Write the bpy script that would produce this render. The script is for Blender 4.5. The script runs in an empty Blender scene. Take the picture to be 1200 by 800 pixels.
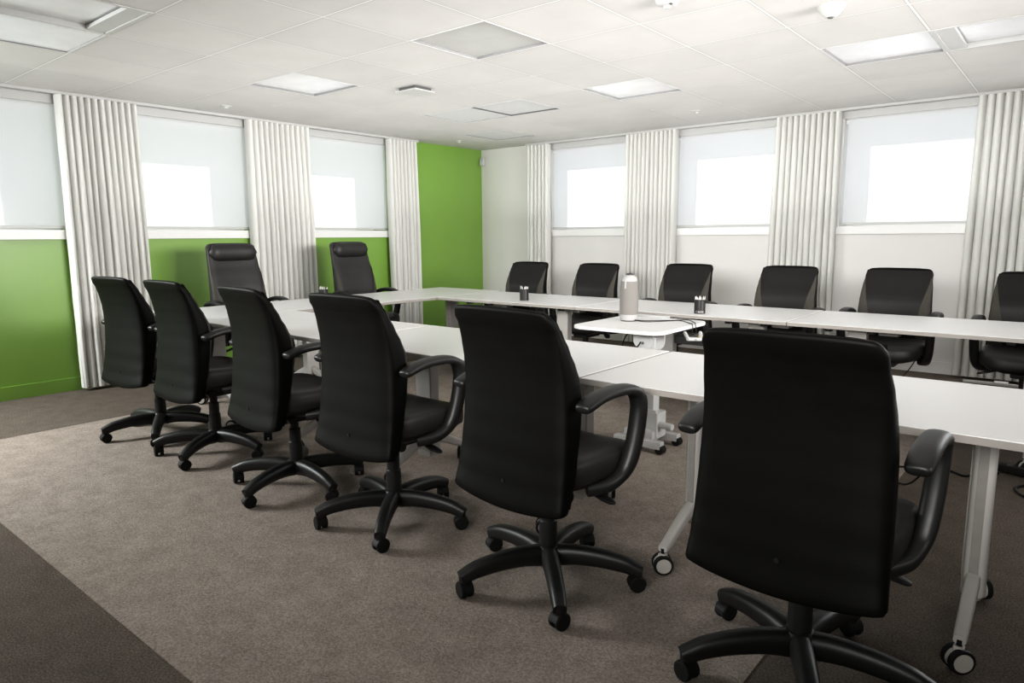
import bpy, bmesh, math, random
from mathutils import Vector, Matrix
random.seed(7)
PI = math.pi
SC = bpy.context.scene
COL = SC.collection
H = 2.433                      # ceiling height

# ------------------------------------------------------------------ materials
def new_mat(name):
    m = bpy.data.materials.new(name); m.use_nodes = True
    nt = m.node_tree; nt.nodes.clear()
    out = nt.nodes.new('ShaderNodeOutputMaterial')
    return m, nt, out
def L(nt, a, b): nt.links.new(a, b)
def principled(nt, col=(.8,.8,.8), rough=.5, metal=0, spec=.5):
    b = nt.nodes.new('ShaderNodeBsdfPrincipled')
    b.inputs['Base Color'].default_value = (*col, 1)
    b.inputs['Roughness'].default_value = rough
    b.inputs['Metallic'].default_value = metal
    b.inputs['Specular IOR Level'].default_value = spec
    return b
def noise(nt, scale, detail=3, rough=.5, coord='Object', vec_scale=None):
    tc = nt.nodes.new('ShaderNodeTexCoord')
    n = nt.nodes.new('ShaderNodeTexNoise')
    n.inputs['Scale'].default_value = scale
    n.inputs['Detail'].default_value = detail
    n.inputs['Roughness'].default_value = rough
    if vec_scale:
        mp = nt.nodes.new('ShaderNodeMapping'); mp.inputs['Scale'].default_value = vec_scale
        L(nt, tc.outputs[coord], mp.inputs['Vector']); L(nt, mp.outputs[0], n.inputs['Vector'])
    else:
        L(nt, tc.outputs[coord], n.inputs['Vector'])
    return n
def ramp(nt, fac, stops):
    r = nt.nodes.new('ShaderNodeValToRGB')
    e = r.color_ramp.elements
    while len(e) < len(stops): e.new(.5)
    for i, (p, c) in enumerate(stops):
        e[i].position = p; e[i].color = (*c, 1)
    L(nt, fac, r.inputs[0]); return r
def bump(nt, b, src, strength=.2, dist=.005):
    bp = nt.nodes.new('ShaderNodeBump')
    bp.inputs['Strength'].default_value = strength; bp.inputs['Distance'].default_value = dist
    L(nt, src, bp.inputs['Height']); L(nt, bp.outputs[0], b.inputs['Normal'])
def simple(name, col, rough=.5, metal=0, spec=.5, var=.06, scale=30, bmp=0.0, bscale=None):
    m, nt, out = new_mat(name)
    b = principled(nt, col, rough, metal, spec)
    n = noise(nt, scale)
    lo = tuple(c*(1-var) for c in col); hi = tuple(min(1, c*(1+var)) for c in col)
    r = ramp(nt, n.outputs[0], [(.3, lo), (.7, hi)])
    L(nt, r.outputs[0], b.inputs['Base Color'])
    if bmp:
        n2 = noise(nt, bscale or scale*4, 2)
        bump(nt, b, n2.outputs[0], bmp, .002)
    L(nt, b.outputs[0], out.inputs[0])
    return m

M = {}
M['green']   = simple('green_paint', (.205,.37,.064), .36, spec=.7, var=.02, scale=3, bmp=.05, bscale=250)
M['wall']    = simple('white_paint', (.70,.69,.675), .55, spec=.4, var=.015, scale=3, bmp=.05, bscale=250)
M['backwall']= simple('grey_paint', (.16,.15,.14), .7, var=.02, scale=3)
M['trim']    = simple('white_trim', (.80,.80,.79), .35, var=.01)
M['head']    = simple('window_head', (.52,.52,.51), .5, var=.01)
M['leather'] = simple('black_leather', (.0026,.0024,.0021), .52, spec=.13, var=.15, scale=12, bmp=.12, bscale=350)
M['litleather'] = simple('lit_black_leather', (.017,.0158,.015), .5, spec=.5, var=.15, scale=12, bmp=.12, bscale=350)  # black leather with its colour lifted for light reflected off seats and tall chairs
M['plastic'] = simple('black_plastic', (.009,.009,.009), .45, spec=.5, var=.05, bmp=.05, bscale=500)
M['shell']   = simple('black_shell', (.007,.0065,.006), .62, spec=.3, var=.08, bmp=.08, bscale=600)
M['mesh']    = simple('charcoal_mesh', (.060,.056,.048), .8, spec=.25, var=.2, scale=500, bmp=.3, bscale=900)
M['wheel']   = simple('black_rubber', (.008,.008,.008), .6, spec=.3, var=.05)
M['laminate']= simple('white_laminate', (.60,.595,.59), .36, spec=.35, var=.012, scale=4)
M['edge']    = simple('grey_edge_band', (.27,.25,.23), .45, var=.02)
M['leg']     = simple('white_powder_coat', (.42,.405,.385), .42, var=.02)
M['legdark'] = simple('grey_steel', (.26,.245,.23), .4, var=.05)
M['dark']    = simple('dark_bracket', (.02,.02,.02), .5, var=.1)
M['chrome']  = simple('brushed_steel', (.55,.54,.52), .3, metal=.8, var=.05)
M['cream']   = simple('cream_hub', (.42,.40,.37), .5, var=.03)
M['cartwhite']=simple('white_enamel', (.44,.44,.435), .4, var=.02)
M['fabric']  = simple('taupe_speaker_cloth', (.178,.168,.158), .9, spec=.1, var=.08, scale=400, bmp=.2, bscale=900)
M['cup']     = simple('smoked_cup', (.006,.0055,.005), .4, var=.3, scale=60)
M['pen']     = simple('white_pencil', (.50,.49,.48), .5, var=.02)
M['plate']   = simple('sensor_white', (.52,.52,.51), .5, var=.02)
M['owlwhite']= simple('soft_white_plastic', (.31,.305,.30), .5, var=.02)
M['framegrey']= simple('frame_grey', (.26,.26,.26), .6, var=.03)
M['panelleather'] = simple('hazy_front_leather', (.0062,.0058,.0053), .55, spec=.35, var=.15, scale=12, bmp=.12, bscale=350)  # black leather lightened to paint the pale veil over far chair fronts
M['slot']    = simple('slot_grey', (.10,.10,.10), .7, var=.05)
M['aluminium']=simple('light_aluminium', (.42,.42,.42), .35, metal=.3, var=.05)
M['yellow']  = simple('yellow_sticker', (.65,.45,.08), .5, var=.1)

def carpet_mat(name, dark, mid, light):
    m, nt, out = new_mat(name)
    b = principled(nt, mid, .95, spec=.1)
    n1 = noise(nt, 150, 4, .75)
    n2 = noise(nt, 9, 3, .6)
    r1 = ramp(nt, n1.outputs[0], [(.33, dark), (.5, mid), (.68, light)])
    r2 = ramp(nt, n2.outputs[0], [(.3, (.86,.86,.86)), (.7, (1.1,1.1,1.1))])
    mx = nt.nodes.new('ShaderNodeMix'); mx.data_type = 'RGBA'; mx.blend_type = 'MULTIPLY'
    mx.inputs[0].default_value = 1
    L(nt, r1.outputs[0], mx.inputs[6]); L(nt, r2.outputs[0], mx.inputs[7])
    L(nt, mx.outputs[2], b.inputs['Base Color'])
    bump(nt, b, n1.outputs[0], .9, .006)
    L(nt, b.outputs[0], out.inputs[0]); return m
M['carpet_dark']  = carpet_mat('dark_brown_carpet', (.062,.051,.042), (.132,.110,.092), (.225,.192,.165))
M['carpet_light'] = carpet_mat('light_taupe_carpet', (.20,.168,.143), (.325,.28,.245), (.47,.415,.37))

# ceiling boards: faint texture and a light grid bar with painted shadow lines between the tiles
GX0, GY0, GP = .213, -.005, .611
def ceiling_mat():
    m, nt, out = new_mat('ceiling_tile')
    b = principled(nt, (.8,.8,.8), .9, spec=.15)
    geo = nt.nodes.new('ShaderNodeNewGeometry'); sep = nt.nodes.new('ShaderNodeSeparateXYZ')
    L(nt, geo.outputs['Position'], sep.inputs[0])
    def math_(op, a, bv=None):
        n = nt.nodes.new('ShaderNodeMath'); n.operation = op
        if hasattr(a, 'links'): L(nt, a, n.inputs[0])
        else: n.inputs[0].default_value = a
        if bv is not None:
            if hasattr(bv, 'links'): L(nt, bv, n.inputs[1])
            else: n.inputs[1].default_value = bv
        return n.outputs[0]
    ds = []
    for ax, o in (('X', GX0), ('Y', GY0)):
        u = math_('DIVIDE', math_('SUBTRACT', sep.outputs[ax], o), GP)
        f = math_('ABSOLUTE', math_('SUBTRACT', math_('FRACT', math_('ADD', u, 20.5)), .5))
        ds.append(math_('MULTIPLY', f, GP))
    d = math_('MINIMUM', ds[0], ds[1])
    gap = ramp(nt, math_('MULTIPLY', d, 20), [(0, (.75,.745,.735)), (.13, (.75,.745,.735)), (.15, (.33,.32,.31)), (.185, (.33,.32,.31)), (.205, (.60,.588,.572)), (1, (.62,.608,.592))])  # the dark band beside each bar paints its thin shadow
    ids = []
    for ax, o in (('X', GX0), ('Y', GY0)):
        ids.append(math_('FLOOR', math_('DIVIDE', math_('SUBTRACT', sep.outputs[ax], o), GP)))
    cmb = nt.nodes.new('ShaderNodeCombineXYZ'); L(nt, ids[0], cmb.inputs[0]); L(nt, ids[1], cmb.inputs[1])
    wn = nt.nodes.new('ShaderNodeTexWhiteNoise'); L(nt, cmb.outputs[0], wn.inputs['Vector'])
    tv = ramp(nt, wn.outputs['Value'], [(0, (.965,.965,.965)), (1, (1.03,1.025,1.02))])
    n = noise(nt, 2.2, 4, .6)
    r = ramp(nt, n.outputs[0], [(.3, (.95,.95,.95)), (.75, (1.04,1.04,1.04))])
    mx = nt.nodes.new('ShaderNodeMix'); mx.data_type = 'RGBA'; mx.blend_type = 'MULTIPLY'; mx.inputs[0].default_value = 1
    L(nt, gap.outputs[0], mx.inputs[6]); L(nt, r.outputs[0], mx.inputs[7])
    mx2 = nt.nodes.new('ShaderNodeMix'); mx2.data_type = 'RGBA'; mx2.blend_type = 'MULTIPLY'; mx2.inputs[0].default_value = 1
    L(nt, mx.outputs[2], mx2.inputs[6]); L(nt, tv.outputs[0], mx2.inputs[7])
    L(nt, mx2.outputs[2], b.inputs['Base Color'])
    n2 = noise(nt, 220, 3, .6); bump(nt, b, n2.outputs[0], .12, .003)
    L(nt, b.outputs[0], out.inputs[0]); return m
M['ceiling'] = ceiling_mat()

def shade_mat():
    m, nt, out = new_mat('glowing_roller_shade')
    d = nt.nodes.new('ShaderNodeBsdfDiffuse'); d.inputs[0].default_value = (.80,.81,.82,1)
    t = nt.nodes.new('ShaderNodeBsdfTranslucent'); t.inputs[0].default_value = (.62,.62,.63,1)
    n = noise(nt, 600, 2); r = ramp(nt, n.outputs[0], [(.3, (.58,.585,.60)), (.7, (.64,.645,.66))])
    L(nt, r.outputs[0], t.inputs[0])
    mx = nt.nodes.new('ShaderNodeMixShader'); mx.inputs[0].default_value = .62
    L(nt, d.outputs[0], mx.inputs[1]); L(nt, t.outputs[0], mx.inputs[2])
    e = nt.nodes.new('ShaderNodeEmission'); e.inputs[0].default_value = (1,.985,.97,1); e.inputs[1].default_value = SHADE_GLOW
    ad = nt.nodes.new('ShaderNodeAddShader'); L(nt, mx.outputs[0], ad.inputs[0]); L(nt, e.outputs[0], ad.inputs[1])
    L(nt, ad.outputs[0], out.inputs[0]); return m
SHADE_GLOW = .16  # even glow added to the blind cloth for daylight coming through
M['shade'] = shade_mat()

def curtain_mat():
    m, nt, out = new_mat('ivory_curtain_cloth')
    d = nt.nodes.new('ShaderNodeBsdfDiffuse')
    n = noise(nt, 420, 2); r = ramp(nt, n.outputs[0], [(.3, (.78,.778,.75)), (.7, (.84,.838,.81))])
    L(nt, r.outputs[0], d.inputs[0])
    t = nt.nodes.new('ShaderNodeBsdfTranslucent'); t.inputs[0].default_value = (.62,.62,.59,1)
    mx = nt.nodes.new('ShaderNodeMixShader'); mx.inputs[0].default_value = .20
    L(nt, d.outputs[0], mx.inputs[1]); L(nt, t.outputs[0], mx.inputs[2]); L(nt, mx.outputs[0], out.inputs[0]); return m
M['curtain'] = curtain_mat()

def glass_mat():
    m, nt, out = new_mat('window_glass')
    t = nt.nodes.new('ShaderNodeBsdfTransparent'); t.inputs[0].default_value = (.95,.97,.96,1)
    g = nt.nodes.new('ShaderNodeBsdfGlossy'); g.inputs['Roughness'].default_value = .02
    n = noise(nt, 2); r = ramp(nt, n.outputs[0], [(.3, (.9,.92,.92)), (.7, (1,1,1))]); L(nt, r.outputs[0], g.inputs[0])
    mx = nt.nodes.new('ShaderNodeMixShader'); mx.inputs[0].default_value = .06
    L(nt, t.outputs[0], mx.inputs[1]); L(nt, g.outputs[0], mx.inputs[2]); L(nt, mx.outputs[0], out.inputs[0]); return m
M['glass'] = glass_mat()
def lens_mat(name, col, rough):
    m, nt, out = new_mat(name)
    b = principled(nt, col, rough, spec=.5)
    n = noise(nt, 6, 3); r = ramp(nt, n.outputs[0], [(.3, tuple(c*.95 for c in col)), (.7, tuple(min(1, c*1.03) for c in col))])
    L(nt, r.outputs[0], b.inputs['Base Color'])
    L(nt, b.outputs[0], out.inputs[0]); return m
M['lens']  = lens_mat('light_lens', (.82,.82,.84), .22)
M['dusty'] = lens_mat('dusty_lens', (.50,.50,.485), .6)
M['mirror']= simple('louvre_reflector', (.80,.80,.79), .18, metal=.75, var=.02)
M['vent']  = simple('return_panel', (.60,.60,.60), .8, var=.03)

# ------------------------------------------------------------------ mesh builder
class MB:
    def __init__(s): s.bm = bmesh.new()
    def ring_loft(s, rings, cap=True, closed=True):
        bm = s.bm; vs = [[bm.verts.new(p) for p in r] for r in rings]
        n = len(rings[0])
        for a, b in zip(vs[:-1], vs[1:]):
            for i in range(n if closed else n-1):
                j = (i+1) % n
                bm.faces.new((a[i], a[j], b[j], b[i]))
        if cap:
            bm.faces.new(list(reversed(vs[0]))); bm.faces.new(vs[-1])
        return s
    def box(s, c, d, bev=0, seg=2, rot=None):
        t = bmesh.new(); bmesh.ops.create_cube(t, size=1)
        for v in t.verts: v.co = Vector((v.co.x*d[0], v.co.y*d[1], v.co.z*d[2]))
        if bev: bmesh.ops.bevel(t, geom=list(t.edges), offset=min(bev, min(d)*.49), segments=seg, affect='EDGES', profile=.5)
        mt = Matrix.Translation(c)
        if rot is not None: mt = mt @ rot
        t.transform(mt); s.merge(t); return s
    def merge(s, t):
        me = bpy.data.meshes.new('tmp'); t.to_mesh(me); t.free(); s.bm.from_mesh(me); bpy.data.meshes.remove(me)
    def cyl(s, p0, p1, r0, r1=None, n=20, bev=0):
        r1 = r0 if r1 is None else r1
        p0, p1 = Vector(p0), Vector(p1); d = (p1-p0).normalized()
        a = d.orthogonal().normalized(); b = d.cross(a)
        Lh = (p1-p0).length
        prof = [(0, r0), (1, r1)]
        if bev:
            e = bev/Lh
            prof = [(0, r0-bev), (e*.3, r0-bev*.3), (e, r0), (1-e, r1), (1-e*.3, r1-bev*.3), (1, r1-bev)]
        s.ring_loft([[tuple(p0+(p1-p0)*t+(a*math.cos(2*PI*k/n)+b*math.sin(2*PI*k/n))*r) for k in range(n)] for t, r in prof]); return s
    def lathe(s, prof, c=(0,0,0), n=32, cap=True):
        s.ring_loft([[(c[0]+r*math.cos(2*PI*k/n), c[1]+r*math.sin(2*PI*k/n), c[2]+z) for k in range(n)] for r, z in prof], cap); return s
    def sweep(s, pts, sec, side=(1,0,0), n=12, e=2.6):
        """pts: path; sec: list of (half width along side, half thickness) per point; superellipse section"""
        pts = [Vector(p) for p in pts]; sd = Vector(side); rings = []
        for i, p in enumerate(pts):
            t = (pts[min(i+1, len(pts)-1)] - pts[max(i-1, 0)]).normalized()
            u = sd - t*sd.dot(t); u.normalize(); v = t.cross(u)
            w, h = sec[i]
            r = []
            for k in range(n):
                a = 2*PI*(k+.5)/n; ca, sa = math.cos(a), math.sin(a)
                r.append(tuple(p + u*w*math.copysign(abs(ca)**(2/e), ca) + v*h*math.copysign(abs(sa)**(2/e), sa)))
            rings.append(r)
        s.ring_loft(rings); return s
    def tube(s, pts, r, n=8):
        s.sweep(pts, [(r, r)]*len(pts), side=(.31,.17,.93), n=n, e=2); return s
    def prism(s, poly, z0, z1, bev=0):
        t = bmesh.new(); lo = [t.verts.new((x, y, z0)) for x, y in poly]; hi = [t.verts.new((x, y, z1)) for x, y in poly]
        n = len(poly)
        for i in range(n): t.faces.new((lo[i], lo[(i+1)%n], hi[(i+1)%n], hi[i]))
        t.faces.new(list(reversed(lo))); t.faces.new(hi)
        if bev:
            es = [e for e in t.edges if abs(e.verts[0].co.z-e.verts[1].co.z) < 1e-6]
            bmesh.ops.bevel(t, geom=es, offset=bev, segments=2, affect='EDGES', profile=.5)
        s.merge(t); return s
    def obj(s, name, mat, parent=None, angle=38, loc=(0,0,0)):
        bmesh.ops.recalc_face_normals(s.bm, faces=list(s.bm.faces))
        me = bpy.data.meshes.new(name); s.bm.to_mesh(me); s.bm.free()
        me.materials.append(mat if not isinstance(mat, str) else M[mat])
        me.shade_smooth(); me.set_sharp_from_angle(angle=math.radians(angle))
        o = bpy.data.objects.new(name, me); COL.objects.link(o); o.location = loc
        if parent: o.parent = parent
        if angle <= 45:
            wn = o.modifiers.new('weighted_normal', 'WEIGHTED_NORMAL'); wn.keep_sharp = True; wn.weight = 100
        return o
def catmull(pts, sub=6):
    P = [Vector(p) for p in pts]; out = []
    for i in range(len(P)-1):
        p0, p1, p2, p3 = P[max(i-1, 0)], P[i], P[i+1], P[min(i+2, len(P)-1)]
        for k in range(sub):
            t = k/sub
            out.append(.5*((2*p1)+(-p0+p2)*t+(2*p0-5*p1+4*p2-p3)*t*t+(-p0+3*p1-3*p2+p3)*t**3))
    out.append(P[-1]); return out
def lerp_tab(tab, z):
    if z <= tab[0][0]: return tab[0][1:]
    for a, b in zip(tab[:-1], tab[1:]):
        if z <= b[0]:
            t = (z-a[0])/(b[0]-a[0]); t = t*t*(3-2*t)*.5 + t*.5
            return tuple(x+(y-x)*t for x, y in zip(a[1:], b[1:]))
    return tab[-1][1:]

def tag(o, label, cat, group=None, kind=None):
    o['label'] = label; o['category'] = cat
    if group: o['group'] = group
    if kind: o['kind'] = kind
    return o
def thing(name, label, cat, loc=(0,0,0), rz=0, group=None):
    o = bpy.data.objects.new(name, None); COL.objects.link(o)
    o.empty_display_size = .1
    o.location = loc; o.rotation_euler = (0, 0, rz)
    return tag(o, label, cat, group)
def struct(o):
    o['kind'] = 'structure'; return o
def dup(root, loc, rz, label, group=None, base_rot=None):
    def rec(o, par):
        c = o.copy(); COL.objects.link(c)
        if par is not None: c.parent = par
        for ch in list(o.children): rec(ch, c)
        return c
    r = rec(root, None); r.location = loc; r.rotation_euler = (0, 0, rz); r['label'] = label
    if group: r['group'] = group
    return r

# ------------------------------------------------------------------ room shell
XR, YB, T = 8.7, -9.0, .36          # far side of the room (behind the camera), wall thickness
WIN_L = [(-6.55,-5.09), (-4.80,-3.40), (-3.03,-1.685)]
WIN_R = [(1.19,2.52), (2.92,4.25), (4.65,5.98)]
ZS, ZH = 1.30, 2.365
TL, TR = .375, .345
def wall_with_openings(ax, lo, hi, wins, thick, z1=H+.12):
    mb = MB()
    def seg(a, b, z0, zz1):
        if ax == 'L': mb.box((-thick/2, (a+b)/2, (z0+zz1)/2), (thick, b-a, zz1-z0))
        else: mb.box(((a+b)/2, thick/2, (z0+zz1)/2), (b-a, thick, zz1-z0))
    c = lo
    seg(lo, hi, -.05, ZS); seg(lo, hi, ZH, z1)
    for a, b in wins:
        seg(c, a, ZS, ZH); c = b
    seg(c, hi, ZS, ZH)
    return mb
wl = struct(wall_with_openings('L', YB, 0, WIN_L, TL).obj('wall_left', 'green'))
wr = struct(wall_with_openings('R', -TL, XR, WIN_R, TR).obj('wall_right', 'wall'))
struct(MB().box((XR/2, YB-.05, H/2), (XR, .1, H+.2)).obj('wall_back', 'backwall'))
struct(MB().box((XR+.05, YB/2, H/2), (.1, -YB, H+.2)).obj('wall_side', 'backwall'))
struct(MB().box((XR/2, YB/2, -.05), (XR+.6, -YB+.6, .1)).obj('floor', 'carpet_dark'))
cp = MB().box(((1.27+5.885)/2, (-6.46-1.25)/2, .0015), (5.885-1.27, 6.46-1.25, .003)).obj('carpet_inlay', 'carpet_light')
tag(cp, 'large light taupe carpet rectangle set into the darker brown carpet under the tables', 'carpet')
struct(MB().box((.0065, YB/2, .055), (.013, -YB, .111), .003).obj('baseboard_left', 'green'))
struct(MB().box((XR/2, -.0065, .055), (XR, .013, .111), .003).obj('baseboard_right', 'wall'))

# ceiling as tiles with holes where the light fittings sit
def gx(i): return GX0+GP*i
def gy(j): return GY0-GP*j          # j-th line away from the right-hand wall
HOLES = {}
def hole(i0, i1, j0, j1):
    for i in range(i0, i1):
        for j in range(j0, j1): HOLES[(i, j)] = 1
# (i = column index, j = row index): tile spans gx(i)..gx(i+1) and gy(j+1)..gy(j)
FIX = dict(f1=(3,4,9,11), f1b=(2,3,9,11), p2=(2,3,6,7), p3=(5,6,6,7), p4=(5,6,3,4), p5=(8,9,3,4), f6=(9,11,3,4), v7=(3,4,3,4), v7b=(2,3,3,4), v8=(1,2,1,2))
for k, (a, b, c, d) in FIX.items(): hole(a, b, c, d)
mb = MB()
xs = [0]+[gx(i) for i in range(0, 14)]+[XR]; ys = [0]+[gy(j) for j in range(1, 15)]+[YB]
for i in range(len(xs)-1):
    for j in range(len(ys)-1):
        if (i-1, j) in HOLES: continue
        x0, x1, y0, y1 = xs[i], xs[i+1], ys[j+1], ys[j]
        mb.bm.faces.new([mb.bm.verts.new(p) for p in ((x0,y0,H),(x0,y1,H),(x1,y1,H),(x1,y0,H))])
bmesh.ops.remove_doubles(mb.bm, verts=list(mb.bm.verts), dist=1e-4)
# slab over the tiles
mb.box((XR/2, YB/2, H+.16), (XR+.8, -YB+.8, .06))
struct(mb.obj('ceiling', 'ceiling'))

def rect_frame(mb, x0, x1, y0, y1, w, z0, z1):
    mb.box(((x0+x1)/2, y0+w/2, (z0+z1)/2), (x1-x0, w, z1-z0)); mb.box(((x0+x1)/2, y1-w/2, (z0+z1)/2), (x1-x0, w, z1-z0))
    mb.box((x0+w/2, (y0+y1)/2, (z0+z1)/2), (w, y1-y0-2*w, z1-z0)); mb.box((x1-w/2, (y0+y1)/2, (z0+z1)/2), (w, y1-y0-2*w, z1-z0))
def ceiling_panel(key, name, label, cat, lens, depth=.016, fr='framegrey', group=None):
    i0, i1, j0, j1 = FIX[key]
    x0, x1, y0, y1 = gx(i0), gx(i1), gy(j1), gy(j0)
    cx, cy = (x0+x1)/2, (y0+y1)/2
    t = thing(name, label, cat, (cx, cy, H), group=group)
    hx, hy = (x1-x0)/2, (y1-y0)/2
    m = MB(); rect_frame(m, -hx, hx, -hy, hy, .009, -.0015, .0005); m.obj('frame', 'vent', t)
    m = MB(); rect_frame(m, -hx+.001, hx-.001, -hy+.001, hy-.001, .011, .0005, .1); m.obj('inner_rim', fr, t)
    m = MB(); m.box((0, 0, depth+.006), (2*hx-.024, 2*hy-.024, .012)); m.obj('panel', lens, t)
    return t, hx, hy
CL = 'flat square light panels in the ceiling'
ceiling_panel('p2', 'ceiling_light', 'pale square ceiling light nearest the green wall, above the second curtain', 'ceiling light', 'lens', group=CL)
ceiling_panel('p3', 'ceiling_light', 'dusty greyish square ceiling light in the middle of the ceiling', 'ceiling light', 'dusty', group=CL)
ceiling_panel('p4', 'ceiling_light', 'pale square ceiling light between the dusty panel and the white window wall', 'ceiling light', 'lens', group=CL)
ceiling_panel('p5', 'ceiling_light', 'bright square ceiling light beside the long reflective troffer at the right', 'ceiling light', 'lens', group=CL)
ceiling_panel('f1b', 'ceiling_light', 'plain pale panel beside the long reflective troffer at the upper left', 'ceiling light', 'lens', depth=.006, group=CL)
ceiling_panel('v7', 'air_vent', 'grey return air panel with a dark edge slot left of the pale ceiling light', 'air vent', 'vent', .012, 'slot')
ceiling_panel('v7b', 'ceiling_panel', 'white ceiling panel with a thin dark slot beside the grey return air panel', 'ceiling panel', 'vent', .004)
ceiling_panel('v8', 'air_vent', 'light grey ceiling panel nearest the corner of the green and white walls', 'air vent', 'vent', .008)
def troffer(key, label, along):
    i0, i1, j0, j1 = FIX[key]
    x0, x1, y0, y1 = gx(i0), gx(i1), gy(j1), gy(j0)
    t = thing('ceiling_troffer', label, 'ceiling light', ((x0+x1)/2, (y0+y1)/2, H), group='long reflective ceiling troffers')
    hx, hy = (x1-x0)/2, (y1-y0)/2
    m = MB(); rect_frame(m, -hx, hx, -hy, hy, .022, -.003, .1); m.obj('frame', 'head', t)
    for q in (-1, 1):
        m = MB()
        if along == 'x': m.box((q*(hx-.07), 0, .012), (.095, 2*hy-.05, .02))
        else: m.box((0, q*(hy-.07), .012), (2*hx-.05, .095, .02))
        m.obj('end_band', 'head', t)
    m = MB(); m.box((0, 0, .036), (2*hx-.05, 2*hy-.05, .012)); m.obj('reflector', 'lens', t)
    m = MB()
    if along == 'x':
        m.box((.18, -hy+.06, .024), (.42, .05, .02), .004); m.obj('lamp_holder', 'slot', t)
    else:
        m.box((hx-.07, .0, .024), (.05, .42, .02), .004); m.obj('lamp_holder', 'slot', t)
troffer('f1', 'long reflective ceiling troffer at the upper left, nearest the green wall', 'y')
troffer('f6', 'long reflective ceiling troffer at the upper right, near the white window wall', 'x')

# small ceiling fittings
def sprinkler(x, y, label):
    t = thing('sprinkler_head', label, 'sprinkler', (x, y, H), group='flush sprinkler covers in the ceiling')
    MB().lathe([(.045,.012),(.045,-.006),(.036,-.010)], n=28).obj('cover_plate', 'plate', t)
    MB().lathe([(.020,-.010),(.018,-.020),(.008,-.024)], n=20).obj('cap', 'vent', t)
sprinkler(3.557, -.888, 'small white sprinkler cover near the window wall, above the second white window')
sprinkler(.5, -3.949, 'small white sprinkler cover near the green wall, above the second curtain')
sprinkler(.454, -.912, 'small white sprinkler cover close to the room corner')
t = thing('occupancy_sensor', 'white cone shaped sensor hanging from the ceiling at the top right', 'sensor', (5.397, -3.29, H))
MB().lathe([(.066,.012),(.066,-.012),(.06,-.02)], n=32).obj('base', 'plate', t)
MB().lathe([(.058,-.02),(.05,-.035),(.026,-.055)], n=32).obj('dome', 'plate', t)
MB().lathe([(.014,-.055),(.013,-.060)], n=20).obj('lens', 'slot', t)
t = thing('smoke_detector', 'round white smoke detector at the top edge above the middle window', 'smoke detector', (4.80, -3.945, H))
MB().lathe([(.058,.012),(.058,-.014),(.05,-.026),(.03,-.034)], n=32).obj('base', 'plate', t)
MB().lathe([(.02,-.034),(.017,-.046)], n=20).obj('cap', 'plate', t)
MB().box((.032,-.02,-.033), (.014,.014,.006)).obj('indicator', 'slot', t)
t = thing('air_diffuser', 'small square white diffuser with a dark open side below the ceiling', 'air diffuser', (2.30, -3.34, H))
MB().box((0,0,-.007), (.19,.17,.034)).obj('neck', 'slot', t)
MB().box((0,0,-.029), (.235,.215,.010), .004).obj('face_plate', 'plate', t)
t = thing('wall_sensor', 'small white wall sensor box high in the corner beside the green wall', 'sensor', (.045, -.03, 2.275))
MB().box((0,0,0), (.075,.05,.115), .014, 3).obj('housing', 'plate', t)
MB().box((.0,-.026,-.02), (.045,.006,.045), .003).obj('lens', 'vent', t)

# ------------------------------------------------------------------ windows, shades, curtains
def wx(side, u, d, z):        # u along the wall, d into the room
    return (d, u, z) if side == 'L' else (u, -d, z)
def wdim(side, du, dd, dz): return (dd, du, dz) if side == 'L' else (du, dd, dz)
def window(n, side, a, b, th):
    u0 = (a+b)/2; w = b-a
    t = bpy.data.objects.new(f'window_{n}', None); COL.objects.link(t); t.location = wx(side, u0, 0, ZS); struct(t)
    def loc(u, d, z): return wx(side, u-u0, d, z-ZS)
    def bx(mb, u, d, z, du, dd, dz, bev=0): mb.box(loc(u, d, z), wdim(side, du, dd, dz), bev)
    m = MB()
    bx(m, a+.01, -th+.05, (ZS+ZH)/2, .02, .05, ZH-ZS); bx(m, b-.01, -th+.05, (ZS+ZH)/2, .02, .05, ZH-ZS)
    bx(m, u0, -th+.05, ZH-.01, w-.04, .05, .02); bx(m, u0, -th+.05, ZS+.03, w-.04, .05, .06)
    m.obj('window_frame', 'trim', t)
    m = MB(); bx(m, u0, -th+.05, (ZS+ZH)/2, w-.04, .006, ZH-ZS-.02); m.obj('pane', 'glass', t)
    m = MB()
    bx(m, u0, -th/2+.02, ZS+.022, w-.004, th+.005, .044); bx(m, u0, .014, ZS+.0, w+.05, .026, .092-.026+.0, .003)
    m.obj('sill', 'trim', t)
    m = MB(); bx(m, u0, .006, (2.346+H)/2, w+.03, .012, H-2.346); m.obj('head_panel', 'head', t)
def blind(side, a, b, label, grp):
    u0 = (a+b)/2; w = b-a
    t = thing('roller_blind', label, 'blind', wx(side, u0, -.02, 1.36), group=grp)
    m = MB()
    n = 8; z0, z1 = .012, 1.000
    gp = .016 if side == 'L' else .026
    rows = [[wx(side, -w/2+gp+(w-gp-.012)*i/n, 0, z0+(z1-z0)*j/4) for i in range(n+1)] for j in range(5)]
    m.ring_loft([[tuple(p) for p in r] for r in rows], cap=False, closed=False)
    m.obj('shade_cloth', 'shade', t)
    m = MB(); m.box(wx(side, 0, .002, .006), wdim(side, w-.03, .014, .024), .004); m.obj('hem_bar', 'head', t)
    m = MB(); m.cyl(wx(side, -w/2+.005, -.03, .968), wx(side, w/2-.005, -.03, .968), .026); m.obj('roller_tube', 'trim', t)
k = 1
LBL_L = ['white roller blind in the window at the left edge, beside the first curtain', 'white roller blind between the first and second curtains on the green wall', 'white roller blind between the second and third curtains on the green wall']
LBL_R = ['white roller blind nearest the room corner on the white wall', 'white roller blind in the middle window of the white wall', 'white roller blind in the rightmost window of the white wall']
for i, (a, b) in enumerate(WIN_L):
    window(k, 'L', a, b, TL); k += 1; blind('L', a, b, LBL_L[i], 'drawn roller blinds')
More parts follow.
